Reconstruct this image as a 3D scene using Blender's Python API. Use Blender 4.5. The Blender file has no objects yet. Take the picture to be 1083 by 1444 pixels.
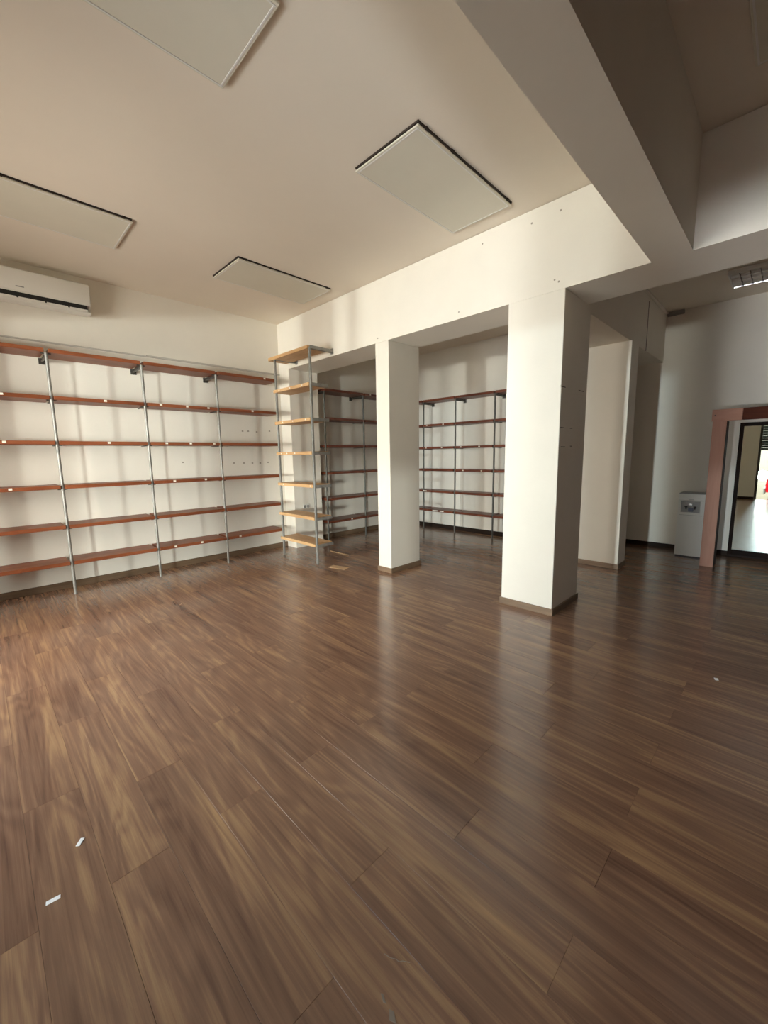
import bpy, bmesh, math, random
from mathutils import Vector, Matrix
random.seed(7)
S = bpy.context.scene
COL = S.collection

# ------------------------------------------------------------------ camera
F_PX = 572.1
cam_d = bpy.data.cameras.new('camera')
cam = bpy.data.objects.new('camera', cam_d); COL.objects.link(cam)
cam_d.sensor_fit = 'HORIZONTAL'; cam_d.sensor_width = 36.0
cam_d.lens = 36.0 * F_PX / 1083.0
cam_d.clip_start = 0.05; cam_d.clip_end = 300
right = Vector((0.70470932, -0.70932584, -0.01554415))
up = Vector((0.10914304, 0.08673272, 0.99023494))
fwd = Vector((0.70105104, 0.69952433, -0.13853934))
M = Matrix((right, up, -fwd)).transposed().to_4x4()
M.translation = Vector((-3.870, -6.346, 1.600))
cam.matrix_world = M
S.camera = cam

# ------------------------------------------------------------------ world, sun, daylight
world = bpy.data.worlds.new('sky'); S.world = world; world.use_nodes = True
nt = world.node_tree; nt.nodes.clear()
wo = nt.nodes.new('ShaderNodeOutputWorld'); bg = nt.nodes.new('ShaderNodeBackground')
sky = nt.nodes.new('ShaderNodeTexSky'); sky.sky_type = 'HOSEK_WILKIE'
sky.sun_direction = (0.55, 0.3, 0.78); sky.turbidity = 3.5; sky.ground_albedo = 0.4
bg.inputs['Strength'].default_value = 0.6
nt.links.new(sky.outputs[0], bg.inputs[0]); nt.links.new(bg.outputs[0], wo.inputs[0])

def light(name, kind, loc, direction, energy, color, **kw):
    d = bpy.data.lights.new(name, kind); d.energy = energy; d.color = color
    for k, v in kw.items(): setattr(d, k, v)
    o = bpy.data.objects.new(name, d); COL.objects.link(o)
    o.location = loc
    o.rotation_euler = Vector(direction).to_track_quat('-Z', 'Y').to_euler()
    return o
light('sun', 'SUN', (0, 0, 12), (-0.55, -0.3, -0.78), 9.5, (1.0, 0.97, 0.93), angle=math.radians(0.6))
# daylight at the two windows of the left bay
light('window_daylight', 'AREA', (-5.80, -2.07, 1.75), (1, 0, -0.22), 94, (1.0, 0.95, 0.87), shape='RECTANGLE', size=1.5, size_y=1.9, spread=math.radians(120))
light('window_daylight', 'AREA', (-5.80, -3.95, 1.75), (1, 0, -0.22), 24, (0.55, 0.78, 1.0), shape='RECTANGLE', size=1.0, size_y=1.9, spread=math.radians(120))
light('street_bounce', 'AREA', (-5.80, -2.07, 1.95), (1, 0, 0.45), 28, (1.0, 0.90, 0.78), shape='RECTANGLE', size=1.5, size_y=1.4)
# low glints of the sun thrown back by cars and panes across the street
light('street_glint', 'AREA', (-12.0, -5.15, 1.35), (1, 0.36, 0.14), 95, (0.97, 0.97, 0.93), shape='DISK', size=0.35, spread=math.radians(70))
light('pane_glint', 'AREA', (-16.0, -16.95, 1.9), (1, 1.15, 0), 1900, (0.97, 1.0, 0.97), shape='DISK', size=0.8)
light('far_pane_glint', 'AREA', (-37.7, -6.0, 2.36), (1, 0, 0.0), 3700, (0.76, 0.91, 1.0), shape='DISK', size=0.9)
light('car_roof_glint', 'AREA', (-9.2, -5.64, 0.62), (1, -0.3, 0.28), 120, (0.97, 0.95, 1.0), shape='DISK', size=0.35, spread=math.radians(70))

S.view_settings.view_transform = 'Standard'
S.view_settings.look = 'None'
S.view_settings.gamma = 1.0
S.view_settings.use_curve_mapping = False
S.view_settings.exposure = 0.1
S.cycles.max_bounces = 10
S.cycles.diffuse_bounces = 5
S.cycles.transparent_max_bounces = 16

# ------------------------------------------------------------------ helpers
def srgb(r, g, b):
    f = lambda c: c / 12.92 if c <= 0.04045 else ((c + 0.055) / 1.055) ** 2.4
    return (f(r / 255), f(g / 255), f(b / 255), 1.0)

def mat(name, color, rough=0.6, metal=0.0, noise=0.0, nscale=6.0, bump=0.0, bscale=60.0, spec=0.5, coat=0.0, stretch=(1, 1, 1)):
    m = bpy.data.materials.new(name); m.use_nodes = True
    t = m.node_tree; b = t.nodes['Principled BSDF']
    b.inputs['Base Color'].default_value = color
    b.inputs['Roughness'].default_value = rough
    b.inputs['Metallic'].default_value = metal
    b.inputs['Specular IOR Level'].default_value = spec
    b.inputs['Coat Weight'].default_value = coat
    tc = t.nodes.new('ShaderNodeTexCoord'); mp = t.nodes.new('ShaderNodeMapping')
    geo = t.nodes.new('ShaderNodeNewGeometry')
    t.links.new(geo.outputs['Position'], mp.inputs[0]); mp.inputs['Scale'].default_value = stretch
    if noise > 0:
        n = t.nodes.new('ShaderNodeTexNoise'); n.inputs['Scale'].default_value = nscale; n.inputs['Detail'].default_value = 6
        n.inputs['Roughness'].default_value = 0.65
        t.links.new(mp.outputs[0], n.inputs['Vector'])
        r = t.nodes.new('ShaderNodeValToRGB')
        d = [max(0, c * (1 - noise)) for c in color[:3]]; l = [min(1, c * (1 + noise * 0.6)) for c in color[:3]]
        r.color_ramp.elements[0].position = 0.3; r.color_ramp.elements[0].color = (*d, 1)
        r.color_ramp.elements[1].position = 0.7; r.color_ramp.elements[1].color = (*l, 1)
        t.links.new(n.outputs[0], r.inputs[0]); t.links.new(r.outputs[0], b.inputs['Base Color'])
    if bump > 0:
        n2 = t.nodes.new('ShaderNodeTexNoise'); n2.inputs['Scale'].default_value = bscale; n2.inputs['Detail'].default_value = 4
        t.links.new(mp.outputs[0], n2.inputs['Vector'])
        bp = t.nodes.new('ShaderNodeBump'); bp.inputs['Strength'].default_value = bump; bp.inputs['Distance'].default_value = 0.01
        t.links.new(n2.outputs[0], bp.inputs['Height']); t.links.new(bp.outputs[0], b.inputs['Normal'])
    return m

def wood(name, dark, mid, light_, axis=1, rough=0.4, scale=1.0, bump=0.05, spec=0.5, rnd=0.06, fine=(26, 1.5), broad=(7, 0.9), fig=0.22):
    """streaky wood grain running along one axis, shifted per object"""
    m = bpy.data.materials.new(name); m.use_nodes = True
    t = m.node_tree; b = t.nodes['Principled BSDF']; N = t.nodes.new; L = t.links.new
    b.inputs['Specular IOR Level'].default_value = spec
    tc = N('ShaderNodeTexCoord'); oi = N('ShaderNodeObjectInfo')
    mul = N('ShaderNodeVectorMath'); mul.operation = 'SCALE'; mul.inputs[0].default_value = (13.1, 47.3, 7.7)
    L(oi.outputs['Random'], mul.inputs['Scale'])
    add = N('ShaderNodeVectorMath'); add.operation = 'ADD'
    L(tc.outputs['Object'], add.inputs[0]); L(mul.outputs[0], add.inputs[1])
    def mapped(a, c):
        mp = N('ShaderNodeMapping'); s = [a * scale] * 3; s[axis] = c * scale
        mp.inputs['Scale'].default_value = s; L(add.outputs[0], mp.inputs[0]); return mp
    n1 = N('ShaderNodeTexNoise'); n1.inputs['Scale'].default_value = 1; n1.inputs['Detail'].default_value = 8; n1.inputs['Roughness'].default_value = 0.7
    n1.inputs['Distortion'].default_value = 0.6
    L(mapped(*fine).outputs[0], n1.inputs['Vector'])
    n2 = N('ShaderNodeTexNoise'); n2.inputs['Scale'].default_value = 1; n2.inputs['Detail'].default_value = 3
    L(mapped(*broad).outputs[0], n2.inputs['Vector'])
    # cathedral figure: contour lines of a long stretched noise
    n3 = N('ShaderNodeTexNoise'); n3.inputs['Scale'].default_value = 1; n3.inputs['Detail'].default_value = 2; n3.inputs['Distortion'].default_value = 0.4
    L(mapped(4.5, 0.55).outputs[0], n3.inputs['Vector'])
    k1 = N('ShaderNodeMath'); k1.operation = 'MULTIPLY'; k1.inputs[1].default_value = 75; L(n3.outputs[0], k1.inputs[0])
    k2 = N('ShaderNodeMath'); k2.operation = 'SINE'; L(k1.outputs[0], k2.inputs[0])
    w = N('ShaderNodeMapRange'); w.inputs[1].default_value = -1; w.inputs[3].default_value = 0.22; w.inputs[4].default_value = 0.70; L(k2.outputs[0], w.inputs[0])
    m1 = N('ShaderNodeMix'); m1.data_type = 'FLOAT'; m1.inputs[0].default_value = fig
    L(n1.outputs[0], m1.inputs[2]); L(w.outputs[0], m1.inputs[3])
    m2 = N('ShaderNodeMix'); m2.data_type = 'FLOAT'; m2.inputs[0].default_value = 0.42
    L(m1.outputs[0], m2.inputs[2]); L(n2.outputs[0], m2.inputs[3])
    r = N('ShaderNodeValToRGB'); e = r.color_ramp.elements
    e[0].position = 0.33; e[0].color = dark; e[1].position = 0.68; e[1].color = light_
    k = e.new(0.50); k.color = mid
    L(m2.outputs[0], r.inputs[0])
    hs = N('ShaderNodeHueSaturation')
    if rnd > 0:
        mr = N('ShaderNodeMapRange'); mr.inputs[3].default_value = 1 - rnd; mr.inputs[4].default_value = 1 + rnd
        L(oi.outputs['Random'], mr.inputs[0]); L(mr.outputs[0], hs.inputs['Value'])
    L(r.outputs[0], hs.inputs['Color']); L(hs.outputs[0], b.inputs['Base Color'])
    rr = N('ShaderNodeMapRange'); rr.inputs[3].default_value = rough - 0.07; rr.inputs[4].default_value = rough + 0.09
    L(n1.outputs[0], rr.inputs[0]); L(rr.outputs[0], b.inputs['Roughness'])
    bp = N('ShaderNodeBump'); bp.inputs['Strength'].default_value = bump; bp.inputs['Distance'].default_value = 0.004
    L(n1.outputs[0], bp.inputs['Height']); L(bp.outputs[0], b.inputs['Normal'])
    return m

def glass(name, tint=(0.97, 0.99, 0.98, 1)):
    m = bpy.data.materials.new(name); m.use_nodes = True
    t = m.node_tree; t.nodes.clear(); N = t.nodes.new
    o = N('ShaderNodeOutputMaterial'); mx = N('ShaderNodeMixShader'); tr = N('ShaderNodeBsdfTransparent'); gl = N('ShaderNodeBsdfGlossy')
    mx.inputs[0].default_value = 0.05
    tr.inputs[0].default_value = tint; gl.inputs['Roughness'].default_value = 0.02
    t.links.new(tr.outputs[0], mx.inputs[1]); t.links.new(gl.outputs[0], mx.inputs[2])
    t.links.new(mx.outputs[0], o.inputs[0]); return m

def wpos(o):
    v = Vector((0, 0, 0))
    while o is not None: v += o.location; o = o.parent
    return v

def put(bm, x0, x1, y0, y1, z0, z1, bev=0.0, seg=1):
    r = bmesh.ops.create_cube(bm, size=1.0); vs = r['verts']
    for v in vs:
        v.co = Vector(((x0 + x1) / 2 + v.co.x * (x1 - x0), (y0 + y1) / 2 + v.co.y * (y1 - y0), (z0 + z1) / 2 + v.co.z * (z1 - z0)))
    if bev > 0:
        es = list({e for v in vs for e in v.link_edges})
        bmesh.ops.bevel(bm, geom=es, offset=bev, segments=seg, affect='EDGES', profile=0.5)
    return bm

def cyl(bm, a, b, r0, r1=None, n=12):
    a = Vector(a); b = Vector(b); d = b - a
    q = d.to_track_quat('Z', 'Y').to_matrix().to_4x4(); q.translation = (a + b) / 2
    bmesh.ops.create_cone(bm, cap_ends=True, segments=n, radius1=r0, radius2=r0 if r1 is None else r1, depth=d.length, matrix=q)
    return bm

def prism(bm, pts, lo, hi, axis):
    """closed outline in the two other axes, extruded along axis"""
    def P(p, h):
        c = list(p); c.insert(axis, h); return c
    a = [bm.verts.new(P(p, lo)) for p in pts]; b = [bm.verts.new(P(p, hi)) for p in pts]
    n = len(pts)
    fs = [bm.faces.new(a), bm.faces.new(b[::-1])]
    for i in range(n): fs.append(bm.faces.new((a[i], b[i], b[(i + 1) % n], a[(i + 1) % n])))
    bmesh.ops.recalc_face_normals(bm, faces=fs)
    return bm

def NB(): return bmesh.new()
def BX(*a, **k): return put(bmesh.new(), *a, **k)

def obj(name, bm, m, parent=None, smooth=False, origin=None):
    """one mesh object; bm is in world coordinates"""
    me = bpy.data.meshes.new(name)
    o = bpy.data.objects.new(name, me)
    off = Vector(origin) if origin is not None else Vector((0, 0, 0))
    base = wpos(parent) if parent is not None else Vector((0, 0, 0))
    if origin is None and parent is not None: off = base
    bm.transform(Matrix.Translation(-off)); bm.to_mesh(me); bm.free()
    me.materials.append(m)
    o.location = off - base
    if parent is not None: o.parent = parent
    if smooth:
        for p in me.polygons: p.use_smooth = True
        try: me.set_sharp_from_angle(angle=math.radians(40))
        except Exception: pass
    COL.objects.link(o)
    return o

def dup(o, parent, delta):
    c = o.copy(); COL.objects.link(c); c.parent = parent; c.location = o.location + Vector(delta); return c

def tag(o, label=None, cat=None, group=None, kind=None):
    if label: o['label'] = label
    if cat: o['category'] = cat
    if group: o['group'] = group
    if kind: o['kind'] = kind
    return o

def thing(name, label, cat, loc, group=None, kind=None):
    o = bpy.data.objects.new(name, None); COL.objects.link(o); o.location = loc; o.empty_display_size = 0.1
    return tag(o, label, cat, group, kind)

# ------------------------------------------------------------------ materials
M_wall = mat('white_wall_paint', srgb(232, 226, 213), 0.75, noise=0.035, nscale=1.3, bump=0.06, bscale=45)
M_ceil = mat('ceiling_paint', srgb(230, 220, 204), 0.85, noise=0.03, nscale=0.9, bump=0.05, bscale=60)
M_board = mat('heating_board', srgb(216, 211, 194), 0.8, noise=0.03, nscale=2)
M_dark = mat('dark_gap', srgb(48, 38, 30), 0.9)
M_skirt = wood('oak_skirting', srgb(104, 84, 66), srgb(130, 106, 84), srgb(150, 126, 102), axis=1, rough=0.45)
M_skirtx = wood('oak_skirting_x', srgb(92, 74, 56), srgb(116, 94, 72), srgb(138, 114, 90), axis=0, rough=0.45)
M_skirtd = mat('dark_skirting', srgb(46, 36, 30), 0.6, spec=0.1)
M_floor = wood('walnut_laminate', srgb(100, 72, 59), srgb(138, 105, 84), srgb(184, 147, 108), axis=1, rough=0.23, bump=0.015, rnd=0.03, fine=(44, 1.1), broad=(8, 0.6), fig=0.22)
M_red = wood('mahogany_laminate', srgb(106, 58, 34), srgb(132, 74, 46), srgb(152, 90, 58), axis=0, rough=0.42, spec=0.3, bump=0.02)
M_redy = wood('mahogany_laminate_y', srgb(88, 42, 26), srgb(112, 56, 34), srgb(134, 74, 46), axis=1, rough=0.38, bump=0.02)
M_beech = wood('beech_board', srgb(190, 146, 98), srgb(208, 166, 116), srgb(222, 184, 136), axis=1, rough=0.5, bump=0.02)
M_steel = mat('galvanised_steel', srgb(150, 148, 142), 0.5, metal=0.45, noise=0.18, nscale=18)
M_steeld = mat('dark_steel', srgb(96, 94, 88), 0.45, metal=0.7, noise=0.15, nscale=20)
M_tag = mat('white_ticket', srgb(246, 240, 226), 0.5)
M_plastic = mat('white_plastic', srgb(226, 224, 215), 0.32)
M_plasticg = mat('grey_plastic', srgb(150, 150, 146), 0.4)
M_black = mat('black_plastic', srgb(18, 18, 18), 0.4)
M_blue = mat('blue_grey_plastic', srgb(92, 100, 122), 0.4)
M_chrome = mat('chrome', srgb(220, 220, 220), 0.12, metal=1.0)
M_salmon = wood('salmon_laminate', srgb(172, 126, 106), srgb(182, 136, 116), srgb(190, 146, 126), axis=2, rough=0.6, spec=0.2, bump=0.02)
M_orange = wood('orange_brown_laminate', srgb(72, 30, 11), srgb(84, 37, 14), srgb(96, 45, 20), axis=1, rough=0.6, spec=0.15, bump=0.02)
M_frame = wood('dark_mirror_frame', srgb(20, 12, 8), srgb(30, 18, 12), srgb(40, 25, 17), axis=2, rough=0.6, spec=0.1, bump=0.02)
M_mirror = mat('silvered_glass', srgb(232, 242, 236), 0.0, metal=1.0)
M_glass = glass('clear_glass')
M_alu = mat('polished_reflector', srgb(238, 238, 236), 0.28, metal=1.0)
M_white = mat('white_metal', srgb(226, 224, 218), 0.5)
M_card = mat('cardboard', srgb(196, 160, 120), 0.8, noise=0.1)
M_paper = mat('white_paper', srgb(250, 250, 250), 0.7)
M_scuff = mat('grey_scuff', srgb(158, 150, 136), 0.9)
M_chip = mat('pale_chip', srgb(136, 124, 112), 0.8)
M_pave = mat('pavement', srgb(168, 154, 132), 0.9, noise=0.15, nscale=3)
M_facade = mat('facade_plaster', srgb(208, 206, 198), 0.9, noise=0.06, nscale=1)
M_car = mat('red_car_paint', srgb(196, 20, 34), 0.25, coat=0.6)
M_tyre = mat('tyre_rubber', srgb(28, 28, 30), 0.8)
M_green = mat('dark_green_shutter', srgb(34, 50, 44), 0.5)
M_fr = mat('storefront_frame', srgb(70, 66, 60), 0.4, metal=0.5)

_b = M_floor.node_tree.nodes['Principled BSDF']
_b.inputs['Coat Weight'].default_value = 0.35; _b.inputs['Coat Roughness'].default_value = 0.14

# ------------------------------------------------------------------ room shell
ZC = 3.81; ZC2 = 3.745; ZL = 3.045; DL = 0.58; XB = 3.24; XF = 4.10; XS = -5.65; YR = -8.30

def struct(name, bm, m, label, cat, parent=None):
    return tag(obj(name, bm, m, parent), label, cat, kind='structure')

struct('wall_left', BX(XS - .15, XF + .15, 0, .15, -.1, 3.95), M_wall, 'long white wall behind the mahogany shelves', 'wall')
M_absorb = wood('light_absorbing_brown', srgb(48, 36, 28), srgb(64, 48, 38), srgb(80, 62, 50), axis=2, rough=0.6, bump=0.02)  # dark colour made up for the unseen wall, cuts bounce in the right bay
struct('wall_right', BX(XS - .15, XF + .15, YR - .15, YR, -.1, 3.95), M_absorb, 'unseen side wall on the right of the shop, made dark to dim the bay', 'wall')
wb = NB(); put(wb, XB, XB + .12, -4.13, 0, 0, ZC2); put(wb, 2.535, XF, -4.25, -4.13, 0, ZC2)  # second run is out of view, added to block light to the far wall
struct('wall_back', wb, M_wall, 'white rear wall of the shelf alcove with a shelf unit', 'wall')
struct('wall_far', BX(XF, XF + .15, YR, -4.2, -.1, ZC2), M_wall, 'grey white wall behind the water dispenser and mirror', 'wall')
struct('ceiling', BX(XS - .15, 0.3, YR - .15, .15, ZC, ZC + .14), M_ceil, 'warm white ceiling with heating boards over the main room', 'ceiling')
struct('ceiling.001', BX(0.3, XF + .15, YR - .15, .15, ZC2, ZC2 + .205), M_ceil, 'lower ceiling over the alcove and the rear room', 'ceiling')
struct('lintel_beam', BX(0, DL, YR, 0, ZL, ZC2 + .06), M_wall, 'long white lintel resting on the square columns', 'beam')
struct('pilaster', BX(0, DL, -.295, 0, 0, ZL), M_wall, 'narrow white wall stub in the corner behind the beech shelf tower', 'column')
struct('ceiling_beam', BX(XS, 0, -5.71, -5.45, ZL, ZC), M_wall, 'wide white ceiling beam running towards the lintel', 'beam')
struct('partition_beam', BX(DL, XF, -4.765, -4.26, 3.0, ZC2), M_wall, 'grey beam between the alcove and the rear room', 'beam')

def column(name, x0, x1, y0, y1, zt, label, cracks=()):
    t = thing(name, label, 'column', ((x0 + x1) / 2, (y0 + y1) / 2, 0), kind='structure')
    obj('shaft', BX(x0, x1, y0, y1, 0, zt, bev=.004), M_wall, t)
    h = .068; d = .014
    for (a, b, c, e, m) in ((x0 - d, x0, y0 - d, y1 + d, M_skirt), (x0, x1, y0 - d, y0, M_skirtd if False else M_skirtx), (x0, x1, y1, y1 + d, M_skirtx), (x1, x1 + d, y0 - d, y1 + d, M_skirt)):
        obj('skirting_board', BX(a, b, c, e, 0, h, bev=.002), m, t)
    for (x, z, l) in cracks:
        obj('crack', BX(x - l / 2, x + l / 2, y0 - .0012, y0, z - .003, z + .003), M_dark, t)
    return t
column('column', 0, .60, -2.61, -2.37, ZL, 'slim white column nearest the beech shelf tower')
column('column.001', 0, .66, -4.80, -4.255, ZL, 'broad white column in the middle, closest to the camera', cracks=((.04, 2.2, .12), (.5, 2.206, .14), (.06, 1.831, .08), (.28, 1.832, .06), (.1, 1.653, .1), (.3, 1.66, .05)))
column('column.002', 2.20, 2.53, -4.79, -4.26, 3.0, 'white column under the grey beam, behind the broad column')

# baseboards
tag(obj('baseboard_left', BX(XS, XB, -.015, 0, 0, .085, bev=.003), M_skirtx), 'brown skirting board along the wall behind the shelves', 'baseboard', kind='structure')
tag(obj('baseboard_back', BX(XB - .015, XB, -4.13, 0, 0, .085, bev=.003), M_skirtd), 'dark skirting board along the rear alcove wall', 'baseboard', kind='structure')
tag(obj('baseboard_far', BX(XF - .015, XF, YR, -4.2, 0, .075, bev=.003), M_skirtd), 'dark skirting board below the wall behind the water dispenser', 'baseboard', kind='structure')

# storefront wall behind the camera
wf = NB()
put(wf, XS - .15, XS, -1.30, 0, 0, ZC); put(wf, XS - .15, XS, -3.245, -2.85, 0, ZC); put(wf, XS - .15, XS, -5.60, -5.20, 0, ZC)
put(wf, XS - .15, XS, YR, -8.15, 0, ZC); put(wf, XS - .15, XS, -5.20, -3.245, 2.76, ZC); put(wf, XS - .15, XS, -2.85, -1.30, 2.76, ZC); put(wf, XS - .15, XS, YR, -5.60, 3.12, ZC)
struct('wall_front', wf, M_wall, 'white shopfront wall behind the camera with pier between two windows', 'wall')
tag(obj('baseboard_front', BX(XS, XS + .015, -5.60, -5.20, 0, .085), M_skirtd), 'dark skirting at the foot of the shopfront pier', 'baseboard', kind='structure')
w1 = thing('window_1', 'tall shopfront window of the left bay behind the camera', 'window', (XS - .07, -4.26, 0), kind='structure')
for y, h in ((-3.26, .015), (-3.467, .053), (-5.185, .015)):
    obj('mullion', BX(XS - .11, XS - .03, y - h, y + h, 0, 2.76), M_fr, w1)
for z in (.03, 2.73): obj('rail', BX(XS - .11, XS - .03, -5.17, -3.275, z - .03, z + .03), M_fr, w1)
for a, b in ((-3.414, -3.275), (-5.17, -3.52)):
    obj('pane', BX(XS - .075, XS - .067, a, b, .06, 2.70), M_glass, w1)
w3 = thing('window_3', 'narrower shopfront window left of the one behind the camera', 'window', (XS - .07, -2.07, 0), kind='structure')
for y in (-1.315, -2.835): obj('mullion', BX(XS - .11, XS - .03, y - .015, y + .015, 0, 2.76), M_fr, w3)
for z in (.03, 2.73): obj('rail', BX(XS - .11, XS - .03, -2.82, -1.33, z - .03, z + .03), M_fr, w3)
obj('pane', BX(XS - .075, XS - .067, -2.82, -1.33, .06, 2.70), M_glass, w3)
w2 = thing('window_2', 'shopfront opening of the right bay with half lowered shutter', 'window', (XS - .07, -6.9, 0), kind='structure')
for y in (-5.63, -8.12): obj('mullion', BX(XS - .11, XS - .03, y - .03, y + .03, 0, 3.12), M_fr, w2)
obj('pane', BX(XS - .075, XS - .067, -8.09, -5.66, .02, 3.12), M_glass, w2)
sh = NB()
for i in range(20):
    z = 1.57 + i * .077; put(sh, XS - .13, XS - .112, -8.12, -5.63, z, z + .072, bev=.006)
tag(obj('shutter', sh, M_green, w2), 'dark green shutter')

# ------------------------------------------------------------------ floor of laminate planks
PW, PL, X0, Y0 = .21, 1.316, -3.255 - .21 * 12, -4.652
fl = struct('floor', BX(XS, XF + .1, YR, 0, -.06, -.012), M_dark, 'brown walnut laminate floor of long planks', 'floor')
right_n, up_n, fwd_n = right, up, fwd
def in_view(x, y):
    d = Vector((x, y, 0)) - M.translation; z = d.dot(fwd)
    if z < .3: return False
    u = d.dot(right) / z * F_PX; v = d.dot(up) / z * F_PX
    return abs(u) < 560 and abs(v) < 740
G = .0007
def plank_bm(x0, x1, y0, y1):
    b = BX(x0 + G / 2, x1 - G / 2, y0 + G / 2, y1 - G / 2, -.012, 0)
    es = [e for e in b.edges if all(abs(v.co.z) < 1e-6 for v in e.verts)]
    bmesh.ops.bevel(b, geom=es, offset=.0005, segments=1, affect='EDGES')
    return b
cands = []
x = X0; c = 0
while x < XF:
    off = (0, .5)[(c - 12) % 2] * PL if (c - 12) % 4 != 3 else .37 * PL
    if c == 14: off = 0
    if c == 16: off = 0
    y = Y0 + off - PL * 4
    while y < 0:
        a0, a1, b0, b1 = max(x, XS), min(x + PW, XF + .1), max(y, YR), min(y + PL, 0)
        if a1 - a0 > .02 and b1 - b0 > .02: cands.append((a0, a1, b0, b1))
        y += PL
    x += PW; c += 1
def seen(p):
    return any(in_view(p[0] + (p[1] - p[0]) * i / 2, p[2] + (p[3] - p[2]) * j / 8) for i in range(3) for j in range(9))
vis = [p for p in cands if seen(p)]
vis.sort(key=lambda p: (Vector(((p[0] + p[1]) / 2, (p[2] + p[3]) / 2, 0)) - M.translation).length)
near = vis[:290]; ns = set(near); rest = [p for p in cands if p not in ns]
cache = {}
for p in near:
    w, l = round(p[1] - p[0], 4), round(p[3] - p[2], 4)
    cx, cy = (p[0] + p[1]) / 2, (p[2] + p[3]) / 2
    k = (w, l)
    if k not in cache:
        me = bpy.data.meshes.new('plank'); b = plank_bm(-w / 2, w / 2, -l / 2, l / 2); b.to_mesh(me); b.free(); me.materials.append(M_floor); cache[k] = me
    o = bpy.data.objects.new('plank', cache[k]); COL.objects.link(o); o.parent = fl
    o.location = (cx, cy, random.uniform(-.0006, 0))
    o.rotation_euler = (random.uniform(-.0004, .0004), random.uniform(-.0012, .0012), 0)
b = NB()
for p in rest:
    q = plank_bm(*p); me = bpy.data.meshes.new('tmp'); q.to_mesh(me); q.free(); b.from_mesh(me); bpy.data.meshes.remove(me)
if rest: tag(obj('plank_field', b, M_floor, fl), kind='stuff')

# scuffed floor damage near the camera and chipped plank ends
ch = NB(); prism(ch, [(-3.186, -5.640), (-3.176, -5.618), (-3.181, -5.612), (-3.190, -5.632)], .0001, .0009, 2); prism(ch, [(-3.205, -5.672), (-3.188, -5.655), (-3.182, -5.668), (-3.196, -5.69)], .0001, .0008, 2)
obj('chipped_patch', ch, M_chip, fl)
cr = NB()
pts = [(-3.104, -5.551), (-3.098, -5.572), (-3.088, -5.588), (-3.086, -5.60), (-3.077, -5.606), (-3.063, -5.626)]
for a, b_ in zip(pts, pts[1:]): cyl(cr, (*a, .0006), (*b_, .0006), .0009, n=5)
obj('crack', cr, M_chip, fl)

# ------------------------------------------------------------------ ceiling boards
def panel(x0, x1, y0, y1, label):
    t = thing('heating_panel', label, 'ceiling panel', ((x0 + x1) / 2, (y0 + y1) / 2, ZC), group='flat heating boards on the ceiling')
    obj('gap_shade', BX(x0 + .006, x1 - .012, y0 + .006, y1 - .012, ZC - .013, ZC - .0005), M_dark, t)  # dark plate, paints the shade in the gap above the board
    obj('board', BX(x0 + .014, x1, y0 + .014, y1, ZC - .026, ZC - .013, bev=.003), M_board, t)
    for a in ((x0 + .02, x1 - .01, y1 - .022, y1 - .012), (x0 + .02, x1 - .01, y0 + .03, y0 + .04), (x1 - .024, x1 - .014, y0 + .04, y1 - .022), (x0 + .03, x0 + .04, y0 + .04, y1 - .022)):
        obj('edge_strip', BX(*a, ZC - .0285, ZC - .0255, bev=.001), M_white, t)
    for (x, y) in ((x0 + .4, y0 + .004), (x1 - .08, y0 + .004), (x0 + .1, y0 + .004)):
        obj('clip', BX(x - .014, x + .014, y - .003, y + .014, ZC - .02, ZC - .0005), M_dark, t)
panel(-3.88, -2.57, -4.40, -3.742, 'square edged ceiling board cut off by the top edge of the photo')
panel(-3.88, -2.57, -1.82, -1.12, 'ceiling board above the air conditioner')
panel(-1.54, -.235, -4.40, -3.748, 'ceiling board hanging near the lintel above the broad column')
panel(-1.56, -.25, -1.82, -1.13, 'ceiling board above the corner with the beech shelf tower')
panel(-1.74, -.43, -6.66, -6.005, 'ceiling board in the dark bay right of the ceiling beam')

# ------------------------------------------------------------------ shelving
def ticket_bm(axis, a, front, z):
    if axis == 0: return BX(a - .016, a + .016, front - .003, front, z - .012, z + .012, bev=.001)
    return BX(front - .003, front, a - .016, a + .016, z - .012, z + .012, bev=.001)

ZS = (2.83, 2.32, 1.82, 1.312, .845, .41)
TH = .042

def wall_unit_x(name, label, posts, y_front, y_back, zs, tickets, ends, m, post_m, ztop):
    """shelf run along x against the wall y=0: posts at the joints, boards between them"""
    t = thing(name, label, 'shelving unit', ((posts[0] + posts[-1]) / 2, (y_front + y_back) / 2, 0))
    g = .02; yp = y_front + .035; R = .0165
    for px in posts:
        po = obj('post', cyl(NB(), (px, yp, 0), (px, yp, ztop), R, n=14), post_m, t, smooth=True)
        tie = NB(); cyl(tie, (px, yp, ztop - .03), (px, -.008, ztop - .03), .013, n=10)
        put(tie, px - .035, px + .035, -.008, -.0005, ztop - .065, ztop + .005, bev=.002)
        obj('wall_tie', tie, M_steeld, t, smooth=True)
        for z in zs:
            br = NB(); put(br, px - .045, px + .045, yp + .012, yp + .03, z - TH - .012, z - TH - .0008)
            put(br, px - .008, px + .008, yp + .012, y_back - .03, z - TH - .012, z - TH - .003)
            obj('bracket', br, M_steeld, t)
    edges = [ends[0]] + list(posts) + [ends[1]]
    for i in range(len(edges) - 1):
        a = edges[i] + (g if i > 0 else 0); b = edges[i + 1] - (g if i < len(edges) - 2 else 0)
        if b - a < .08: continue
        for z in zs:
            s = obj('shelf', BX(a, b, y_front, y_back, z - TH, z, bev=.0025), m, t, origin=((a + b) / 2, y_front, z))
            for (tx, tz) in tickets:
                if a < tx < b and abs(tz - (z - TH / 2)) < .16:
                    obj('price_ticket', ticket_bm(0, tx, y_front, z - .016), M_tag, s)
    return t

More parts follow.
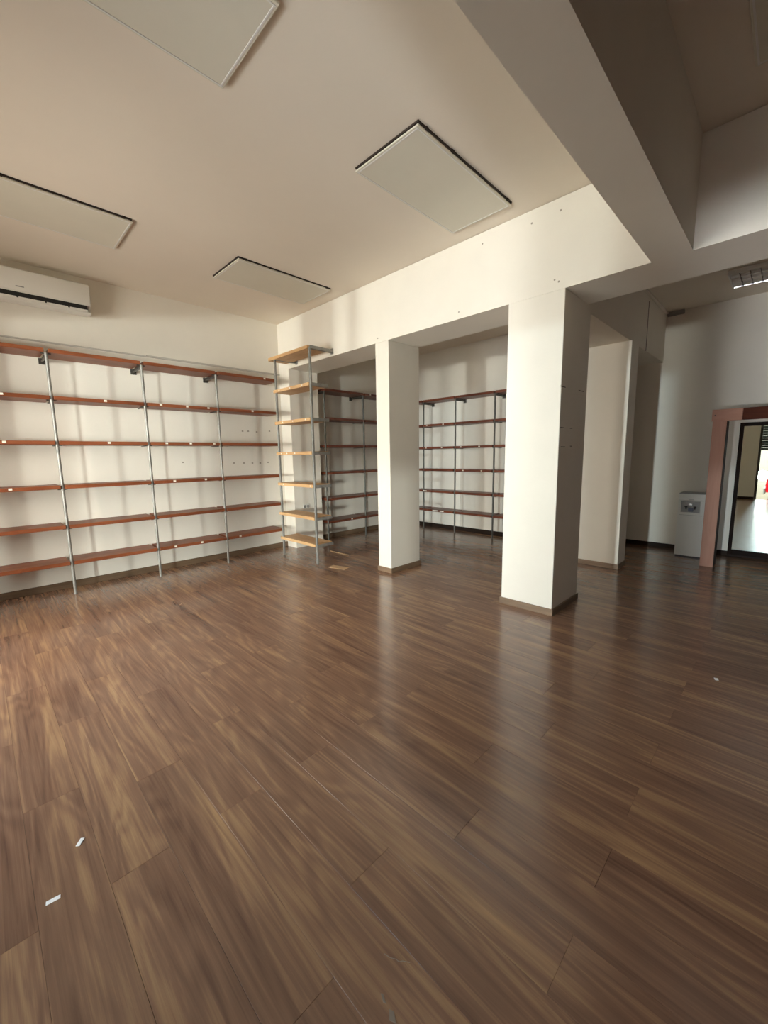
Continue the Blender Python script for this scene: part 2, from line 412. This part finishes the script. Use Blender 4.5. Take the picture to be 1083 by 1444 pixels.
tl = [(-3.581, 2.283), (-2.657, 2.273), (-2.041, 2.284), (-1.71, 2.289), (-1.42, 2.279), (-.747, 2.291), (-3.611, 1.789), (-2.664, 1.798), (-2.012, 1.795), (-1.701, 1.798), (-1.374, 1.801), (-3.617, 1.314), (-1.953, 1.318), (-1.533, 1.306), (-2.012, .377), (-1.653, .389), (-1.071, .393), (-.514, 2.8)]
wall_unit_x('shelving_unit', 'long mahogany wall shelving of six tiers on steel posts, under the air conditioner', (-4.11, -3.165, -2.222, -1.27), -.405, -.03, ZS, tl, (-4.9, -.29), M_red, M_steel, 2.785)
ZS2 = (2.79, 2.29, 1.80, 1.31, .83, .405)
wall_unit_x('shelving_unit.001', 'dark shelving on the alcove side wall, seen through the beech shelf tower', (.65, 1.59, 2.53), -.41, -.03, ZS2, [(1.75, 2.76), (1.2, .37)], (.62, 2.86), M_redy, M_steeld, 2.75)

# alcove rear wall unit, along y
def wall_unit_y(name, label, posts, x_front, x_back, zs, tickets, ends, m, post_m, ztop):
    t = thing(name, label, 'shelving unit', ((x_front + x_back) / 2, (posts[0] + posts[-1]) / 2, 0))
    g = .02; xp = x_front + .035
    for py in posts:
        obj('post', cyl(NB(), (xp, py, 0), (xp, py, ztop), .0165, n=14), post_m, t, smooth=True)
        tie = NB(); cyl(tie, (xp, py, ztop - .03), (XB - .008, py, ztop - .03), .013, n=10)
        put(tie, XB - .008, XB - .0005, py - .035, py + .035, ztop - .065, ztop + .005, bev=.002)
        obj('wall_tie', tie, M_steeld, t, smooth=True)
        for z in zs:
            br = NB(); put(br, xp + .012, xp + .03, py - .045, py + .045, z - TH - .012, z - TH - .0008)
            put(br, xp + .012, x_back - .03, py - .008, py + .008, z - TH - .012, z - TH - .003)
            obj('bracket', br, M_steeld, t)
    edges = [ends[0]] + list(posts) + [ends[1]]
    for i in range(len(edges) - 1):
        a = edges[i] - (g if i > 0 else 0); b = edges[i + 1] + (g if i < len(edges) - 2 else 0)
        if a - b < .08: continue
        for z in zs:
            s = obj('shelf', BX(x_front, x_back, b, a, z - TH, z, bev=.0025), m, t, origin=(x_front, (a + b) / 2, z))
            for (ty, tz, wd) in tickets:
                if b < ty < a and abs(tz - (z - TH / 2)) < .16:
                    q = BX(x_front - .003, x_front, ty - wd, ty + wd, z - .03, z - .008, bev=.001)
                    obj('price_ticket', q, M_tag, s)
    return t
ZS3 = (2.72, 2.22, 1.757, 1.30, .852, .45)
tb = [(-.913, 2.2, .016), (-1.331, 2.2, .016), (-.893, 1.74, .016), (-1.298, 1.74, .016), (-1.76, 1.74, .016), (-2.171, 1.74, .016), (-1.815, 1.28, .016), (-2.227, 1.28, .016), (-.86, .83, .05), (-1.139, .43, .075), (-1.305, .43, .05)]
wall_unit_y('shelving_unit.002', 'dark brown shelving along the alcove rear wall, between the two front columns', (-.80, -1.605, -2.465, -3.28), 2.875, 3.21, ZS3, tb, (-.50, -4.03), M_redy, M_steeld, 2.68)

# beech tower at the corner
T = thing('shelf_tower', 'narrow tower of seven pale beech shelves on two steel posts in the corner', 'shelving unit', (-.25, -1.02, 0))
XT = -.42; YA, YB = -.545, -1.47
for py in (YA, YB):
    obj('post', BX(XT + .005, XT + .035, py - .015, py + .015, 0, 3.10, bev=.003), M_steel, T)
ZT = (3.135, 2.635, 2.15, 1.672, 1.19, .71, .305)
tt = [(-.667, 2), (-.968, 2), (-1.284, 2), (-.724, 3), (-1.004, 3), (-1.338, 3), (-.639, 4), (-1.023, 4), (-.803, 4), (-.655, 5), (-1.393, 5)]
for i, z in enumerate(ZT):
    top = i == 0
    a, b = (YA + .20 - .045, YB + .02) if top else (YA + .025 + .03, YB + .018)
    s = obj('shelf', BX(XT - .005, XT + .315, b, a, z - .045, z, bev=.003) if top else BX(XT - .004, XT + .315, b, a, z - .045, z, bev=.003), M_beech, T, origin=(XT, (a + b) / 2, z))
    for (ty, k) in tt:
        if k == i + 1: obj('price_ticket', BX(XT - .007, XT - .004, ty - .01, ty + .01, z - .03, z - .012), M_tag, s)
    for py, sg in ((YB, -1), (YA, 1)):
        br = NB(); zz = z - .045
        x1 = -.002 if top else XT + .31
        y0_ = py + sg * .016
        put(br, XT + .006, x1, min(y0_, y0_ + sg * .004), max(y0_, y0_ + sg * .004), zz, zz + .04)
        if sg < 0 or top: put(br, XT + .006, x1, py - .012, py + .012, zz - .006, zz - .0008)
        if top: put(br, -.008, -.001, py - .03, py + .03, zz - .02, zz + .06, bev=.001)
        obj('bracket', br, M_steel, T)

# ------------------------------------------------------------------ air conditioner
ac = thing('air_conditioner', 'white split air conditioner high on the wall, vent open', 'air conditioner', (-3.12, -.11, 3.33))
prof = [(-.002, 3.355), (-.002, 3.685), (-.17, 3.685), (-.205, 3.665), (-.222, 3.60), (-.226, 3.47), (-.222, 3.425), (-.15, 3.40), (-.135, 3.36), (-.10, 3.345)]
b = prism(NB(), prof, -3.57, -2.655, 0)
bmesh.ops.bevel(b, geom=[e for e in b.edges if abs(e.verts[0].co.x - e.verts[1].co.x) < 1e-6], offset=.014, segments=2, affect='EDGES')
obj('housing', b, M_plastic, ac, smooth=True)
obj('front_panel', BX(-3.555, -2.668, -.231, -.214, 3.435, 3.66, bev=.007, seg=2), M_plastic, ac, smooth=True)
obj('air_outlet', BX(-3.54, -2.70, -.2205, -.15, 3.378, 3.424), M_black, ac)
for x_ in (-3.33, -3.09, -2.88): obj('louvre_pivot', BX(x_ - .008, x_ + .008, -.224, -.19, 3.366, 3.40), M_black, ac)
obj('louvre', BX(-3.54, -2.70, -.218, -.212, 3.353, 3.395, bev=.002), M_plastic, ac)
obj('lower_lip', prism(NB(), [(-.21, 3.352), (-.20, 3.34), (-.10, 3.335), (-.10, 3.352)], -3.56, -2.665, 0), M_plastic, ac)
obj('badge', BX(-3.335, -3.265, -.2325, -.231, 3.475, 3.487, bev=.0005), M_plasticg, ac)

# conduit along the wall
tag(obj('cable_conduit', put(put(NB(), XS, -2.05, -.018, -.001, 2.972, 2.99, bev=.003), -2.05, -.002, -.02, -.001, 2.975, 3.0, bev=.003), mat('conduit_plastic', srgb(188, 182, 170), 0.5)), 'thin white cable conduit running along the wall above the mahogany shelves', 'conduit')

# socket on the wall stub
so = thing('wall_socket', 'white double power socket low on the wall stub behind the beech tower', 'socket', (.233, -.296, .72))
obj('plate', BX(.165, .30, -.306, -.2955, .68, .76, bev=.004), M_plastic, so)
for x_ in (.20, .265):
    b = cyl(NB(), (x_, -.3105, .72), (x_, -.305, .72), .027, n=20); obj('outlet', b, M_plasticg, so, smooth=True)
    for d in (-.009, .009): obj('hole', cyl(NB(), (x_ + d, -.3118, .72), (x_ + d, -.310, .72), .004, n=8), M_black, so)

# plugs and scuffs left in the walls
def plug(p, axis, r, i):
    a = list(p); b = list(p); b[axis] -= .0015
    return cyl(NB(), a, b, r, n=8)
k = 0
WL = bpy.data.objects['wall_left']; LB = bpy.data.objects['lintel_beam']
for (x_, z) in ((-.73, 2.023), (-.632, 2.025), (-.482, 2.018), (-.245, 2.037), (-.909, 1.513), (-.74, 1.509), (-.591, 1.505), (-.45, 1.502), (-.304, 1.51), (-1.687, 1.542)):
    o = obj('screw_hole', BX(x_ - .014, x_ + .014, -.0012, 0, z - .01, z + .01), M_scuff, WL)
for (y_, z) in ((-3.671, 3.116), (-4.738, 3.114), (-4.73, 3.70), (-4.467, 3.694), (-3.95, 3.70), (-2.421, 3.1), (-4.70, 3.14)):
    obj('screw_hole', plug((0, y_, z), 0, .009, 0), M_scuff, LB)
obj('seam', BX(2.98, 3.0, -4.768, -4.764, 3.0, 3.66), mat('red_brown_seam', srgb(96, 66, 52), .8), bpy.data.objects['partition_beam'])
tag(obj('cable_trunking', BX(XF - .06, XF - .001, -5.0, -4.78, 3.685, 3.744, bev=.004), M_plasticg), 'short grey cable duct at the ceiling corner above the dispenser', 'duct')
tag(obj('trim_1', BX(DL + .02, XF - .02, -4.80, -4.7655, ZC2 - .03, ZC2 - .001, bev=.004), M_wall), 'thin cornice strip on top of the grey beam', 'trim', kind='structure')

# ------------------------------------------------------------------ louvre ceiling light
lx0, lx1, ly0, ly1 = 2.835, 3.425, -6.205, -5.61
lt = thing('ceiling_light', 'square recessed ceiling light with polished louvre grid in the rear room', 'ceiling light', ((lx0 + lx1) / 2, (ly0 + ly1) / 2, ZC2))
fr = NB()
for a in ((lx0, lx1, ly0, ly0 + .015), (lx0, lx1, ly1 - .015, ly1), (lx0, lx0 + .015, ly0 + .015, ly1 - .015), (lx1 - .015, lx1, ly0 + .015, ly1 - .015)): put(fr, *a, ZC2 - .05, ZC2 - .0005)
obj('frame', fr, M_white, lt)
pitch = (lx1 - lx0 - .03) / 4
for i in range(4):
    xc = lx0 + .015 + pitch * (i + .5)
    pr = [(xc + pitch * .47 * math.cos(a), ZC2 - .052 + .045 * math.sin(a)) for a in [math.pi * j / 10 for j in range(11)]]
    b = NB(); va = [b.verts.new((p[0], ly0 + .016, p[1])) for p in pr]; vb = [b.verts.new((p[0], ly1 - .016, p[1])) for p in pr]
    for j in range(10): b.faces.new((va[j], va[j + 1], vb[j + 1], vb[j]))
    obj('reflector', b, M_alu, lt, smooth=True)
    obj('tube', cyl(NB(), (xc, ly0 + .03, ZC2 - .035), (xc, ly1 - .03, ZC2 - .035), .008, n=10), M_plastic, lt, smooth=True)
    if i: obj('divider', prism(NB(), [(xc - pitch / 2 - .004, ZC2 - .008), (xc - pitch / 2 + .004, ZC2 - .008), (xc - pitch / 2 + .010, ZC2 - .055), (xc - pitch / 2 - .010, ZC2 - .055)], ly0 + .016, ly1 - .016, 1) , M_alu, lt)
for j in range(1, 6):
    yc = ly0 + .015 + (ly1 - ly0 - .03) * j / 6
    obj('cross_blade', BX(lx0 + .016, lx1 - .016, yc - .004, yc + .004, ZC2 - .055, ZC2 - .015), M_steeld, lt)

# ------------------------------------------------------------------ water dispenser
wd = thing('water_dispenser', 'white floor standing water dispenser beside the salmon portal', 'water dispenser', (3.74, -5.355, 0))
wx, wy0, wy1 = 3.60, -5.515, -5.195
def bow(z0, z1, xf, d=.012):
    pts = []
    for j in range(9):
        s = -1 + 2 * j / 8; pts.append((xf + d * s * s, (wy0 + wy1) / 2 + s * (wy1 - wy0) / 2))
    return prism(NB(), pts + [(3.90, wy1), (3.90, wy0)], z0, z1, 2)
obj('body', bow(.02, .86, wx), M_plastic, wd, smooth=True)
obj('top_section', bow(.864, .955, wx), M_plastic, wd, smooth=True)
obj('top_cover', BX(wx + .01, 3.895, wy0 + .004, wy1 - .004, .955, .97, bev=.004), M_plasticg, wd)
obj('plinth', BX(wx + .02, 3.88, wy0 + .01, wy1 - .01, 0, .02), M_black, wd)
ym = (wy0 + wy1) / 2
fr = NB()
for a in ((wy0 + .045, wy1 - .03, .85, .858), (wy0 + .045, wy1 - .03, .675, .683), (wy0 + .045, wy0 + .053, .683, .85), (wy1 - .038, wy1 - .03, .683, .85)):
    put(fr, wx - .007, wx + .006, a[0], a[1], a[2], a[3], bev=.002)
obj('recess_frame', fr, M_plastic, wd)
obj('recess_panel', BX(wx - .0015, wx + .004, wy0 + .053, wy1 - .038, .683, .85), M_plasticg, wd)
for y_ in (ym - .05, ym + .055):
    b = cyl(NB(), (wx - .035, y_, .765), (wx, y_, .765), .013, n=12); cyl(b, (wx - .03, y_, .735), (wx - .03, y_, .765), .009, n=10); put(b, wx - .045, wx - .02, y_ - .018, y_ + .018, .765, .778, bev=.003)
    obj('tap', b, M_black, wd)
obj('drip_tray', BX(wx - .035, wx, ym - .032, ym + .03, .70, .75, bev=.004), M_blue, wd)
obj('chrome_spout', BX(wx - .02, wx, ym - .02, ym + .03, .79, .815, bev=.004), M_chrome, wd)
obj('seam', BX(wx - .001, wx + .006, wy0 + .02, wy1 - .02, .638, .642), M_plasticg, wd)
obj('label_strip', BX(wx - .002, wx + .004, ym - .03, ym + .03, .872, .878), M_plasticg, wd)

# ------------------------------------------------------------------ salmon portal and mirror
pf = thing('portal_frame', 'salmon laminate portal standing in front of the dark framed mirror', 'portal', (3.25, -6.3, 0))
obj('post', BX(3.15, 3.17, -5.712, -5.566, 0, 1.978, bev=.002), M_salmon, pf)
obj('post', BX(3.15, 3.17, -7.03, -6.885, 0, 1.978, bev=.002), M_salmon, pf)
tag(obj('lining', BX(3.171, 3.40, -5.716, -5.70, 0, 1.978), M_skirtd, pf), 'dark inner lining')
obj('lining', BX(3.171, 3.40, -6.90, -6.885, 0, 1.978), M_skirtd, pf)
M_salmony = wood('salmon_laminate_y', srgb(172, 126, 106), srgb(182, 136, 116), srgb(190, 146, 126), axis=1, rough=0.6, spec=0.2, bump=0.02)
tag(obj('header', BX(3.148, 3.17, -5.862, -5.552, 1.979, 2.13, bev=.002), M_salmony, pf), 'salmon end of the header board')
tag(obj('header', BX(3.148, 3.17, -7.04, -5.863, 1.979, 2.13, bev=.002), M_orange, pf), 'orange brown header board')
obj('header_top', BX(3.171, 3.40, -7.03, -5.566, 2.10, 2.128), M_salmony, pf)
obj('screw', cyl(NB(), (3.1465, -5.585, 2.055), (3.149, -5.585, 2.055), .008, n=8), M_black, pf)

mi = thing('wall_mirror', 'tall dark framed mirror showing the bright shopfront', 'mirror', (4.06, -6.25, 0))
fz0, fz1, fy0, fy1 = .035, 1.985, -6.72, -5.785
for a in ((fy1 - .045, fy1, fz0, fz1), (fy0, fy0 + .045, fz0, fz1), (fy0 + .045, fy1 - .045, fz1 - .05, fz1), (fy0 + .045, fy1 - .045, fz0, fz0 + .075)):
    obj('frame_bar', BX(4.045, 4.083, *a, bev=.004), M_frame, mi)
obj('mirror_glass', BX(4.068, 4.076, fy0 + .046, fy1 - .046, fz0 + .076, fz1 - .051), M_mirror, mi)

# ------------------------------------------------------------------ litter on the floor
def scrap(x_, y_, l, w, rot, label, m=M_paper, h=.002, name='paper_scrap'):
    b = BX(-l / 2, l / 2, -w / 2, w / 2, 0, h, bev=.0003)
    for v in b.verts:
        if v.co.x > 0: v.co.z += .001
    b.transform(Matrix.Translation((x_, y_, .0004)) @ Matrix.Rotation(rot, 4, 'Z'))
    return tag(obj(name, b, m, origin=(x_, y_, 0)), label, 'litter')
scrap(-3.725, -4.357, .035, .016, .9, 'small white paper scrap on the floor, farther of the two at the left')
scrap(-3.837, -4.566, .042, .016, -.15, 'small white paper scrap on the floor, nearer of the two at the left')
scrap(-.345, -6.109, .03, .022, .3, 'tiny white paper scrap on the dark floor at the right')
scrap(-.30, -1.84, .12, .29, .25, 'pale cardboard tile lying on the floor beside the beech tower', M_card, .004, 'cardboard_piece')
tag(obj('wood_strip', BX(.252, .272, -1.40, -.92, .0005, .008, bev=.002), M_card), 'thin pale wooden strip on the floor behind the beech tower', 'strip')
scrap(-2.42, -1.70, .03, .008, .5, 'tiny pale crumb on the floor in front of the mahogany shelves', M_card)

# ------------------------------------------------------------------ the street outside, seen in the mirror
tag(obj('pavement', BX(-60, XS - .15, -40, 30, -.60, -.40), M_pave), 'sunlit pale pavement outside the shopfront', 'pavement', kind='structure')
tag(obj('opposite_building', BX(-44, -40, -30, 14, -.40, 8.5), M_facade), 'pale building across the street seen in the mirror', 'building')
car = thing('car', 'red car parked outside, seen at the edge of the mirror', 'car', (-10.1, -7.7, -.40))
CZ = -.40
side = [(-9.95, .30), (-9.9, .62), (-9.85, .80), (-8.95, .92), (-8.3, 1.38), (-6.95, 1.40), (-6.35, .98), (-5.98, .90), (-5.94, .55), (-6.0, .30)]
b = prism(NB(), [(p + .2, q + CZ) for p, q in side], -10.9, -9.3, 0)
bmesh.ops.bevel(b, geom=list(b.edges), offset=.06, segments=2, affect='EDGES')
obj('car_body', b, M_car, car, smooth=True)
for y_ in (-9.0, -6.6):
    for x_ in (-10.92, -9.46):
        obj('wheel', cyl(NB(), (x_, y_, .31 + CZ), (x_ + .18, y_, .31 + CZ), .31, n=20), M_tyre, car, smooth=True)
obj('side_window', prism(NB(), [(-8.55, .95 + CZ), (-8.0, 1.31 + CZ), (-6.85, 1.32 + CZ), (-6.4, .97 + CZ)], -9.3, -9.29, 0), M_black, car)
obj('bumper', BX(-10.85, -9.35, -5.76, -5.70, .28 + CZ, .52 + CZ, bev=.02), M_plasticg, car)
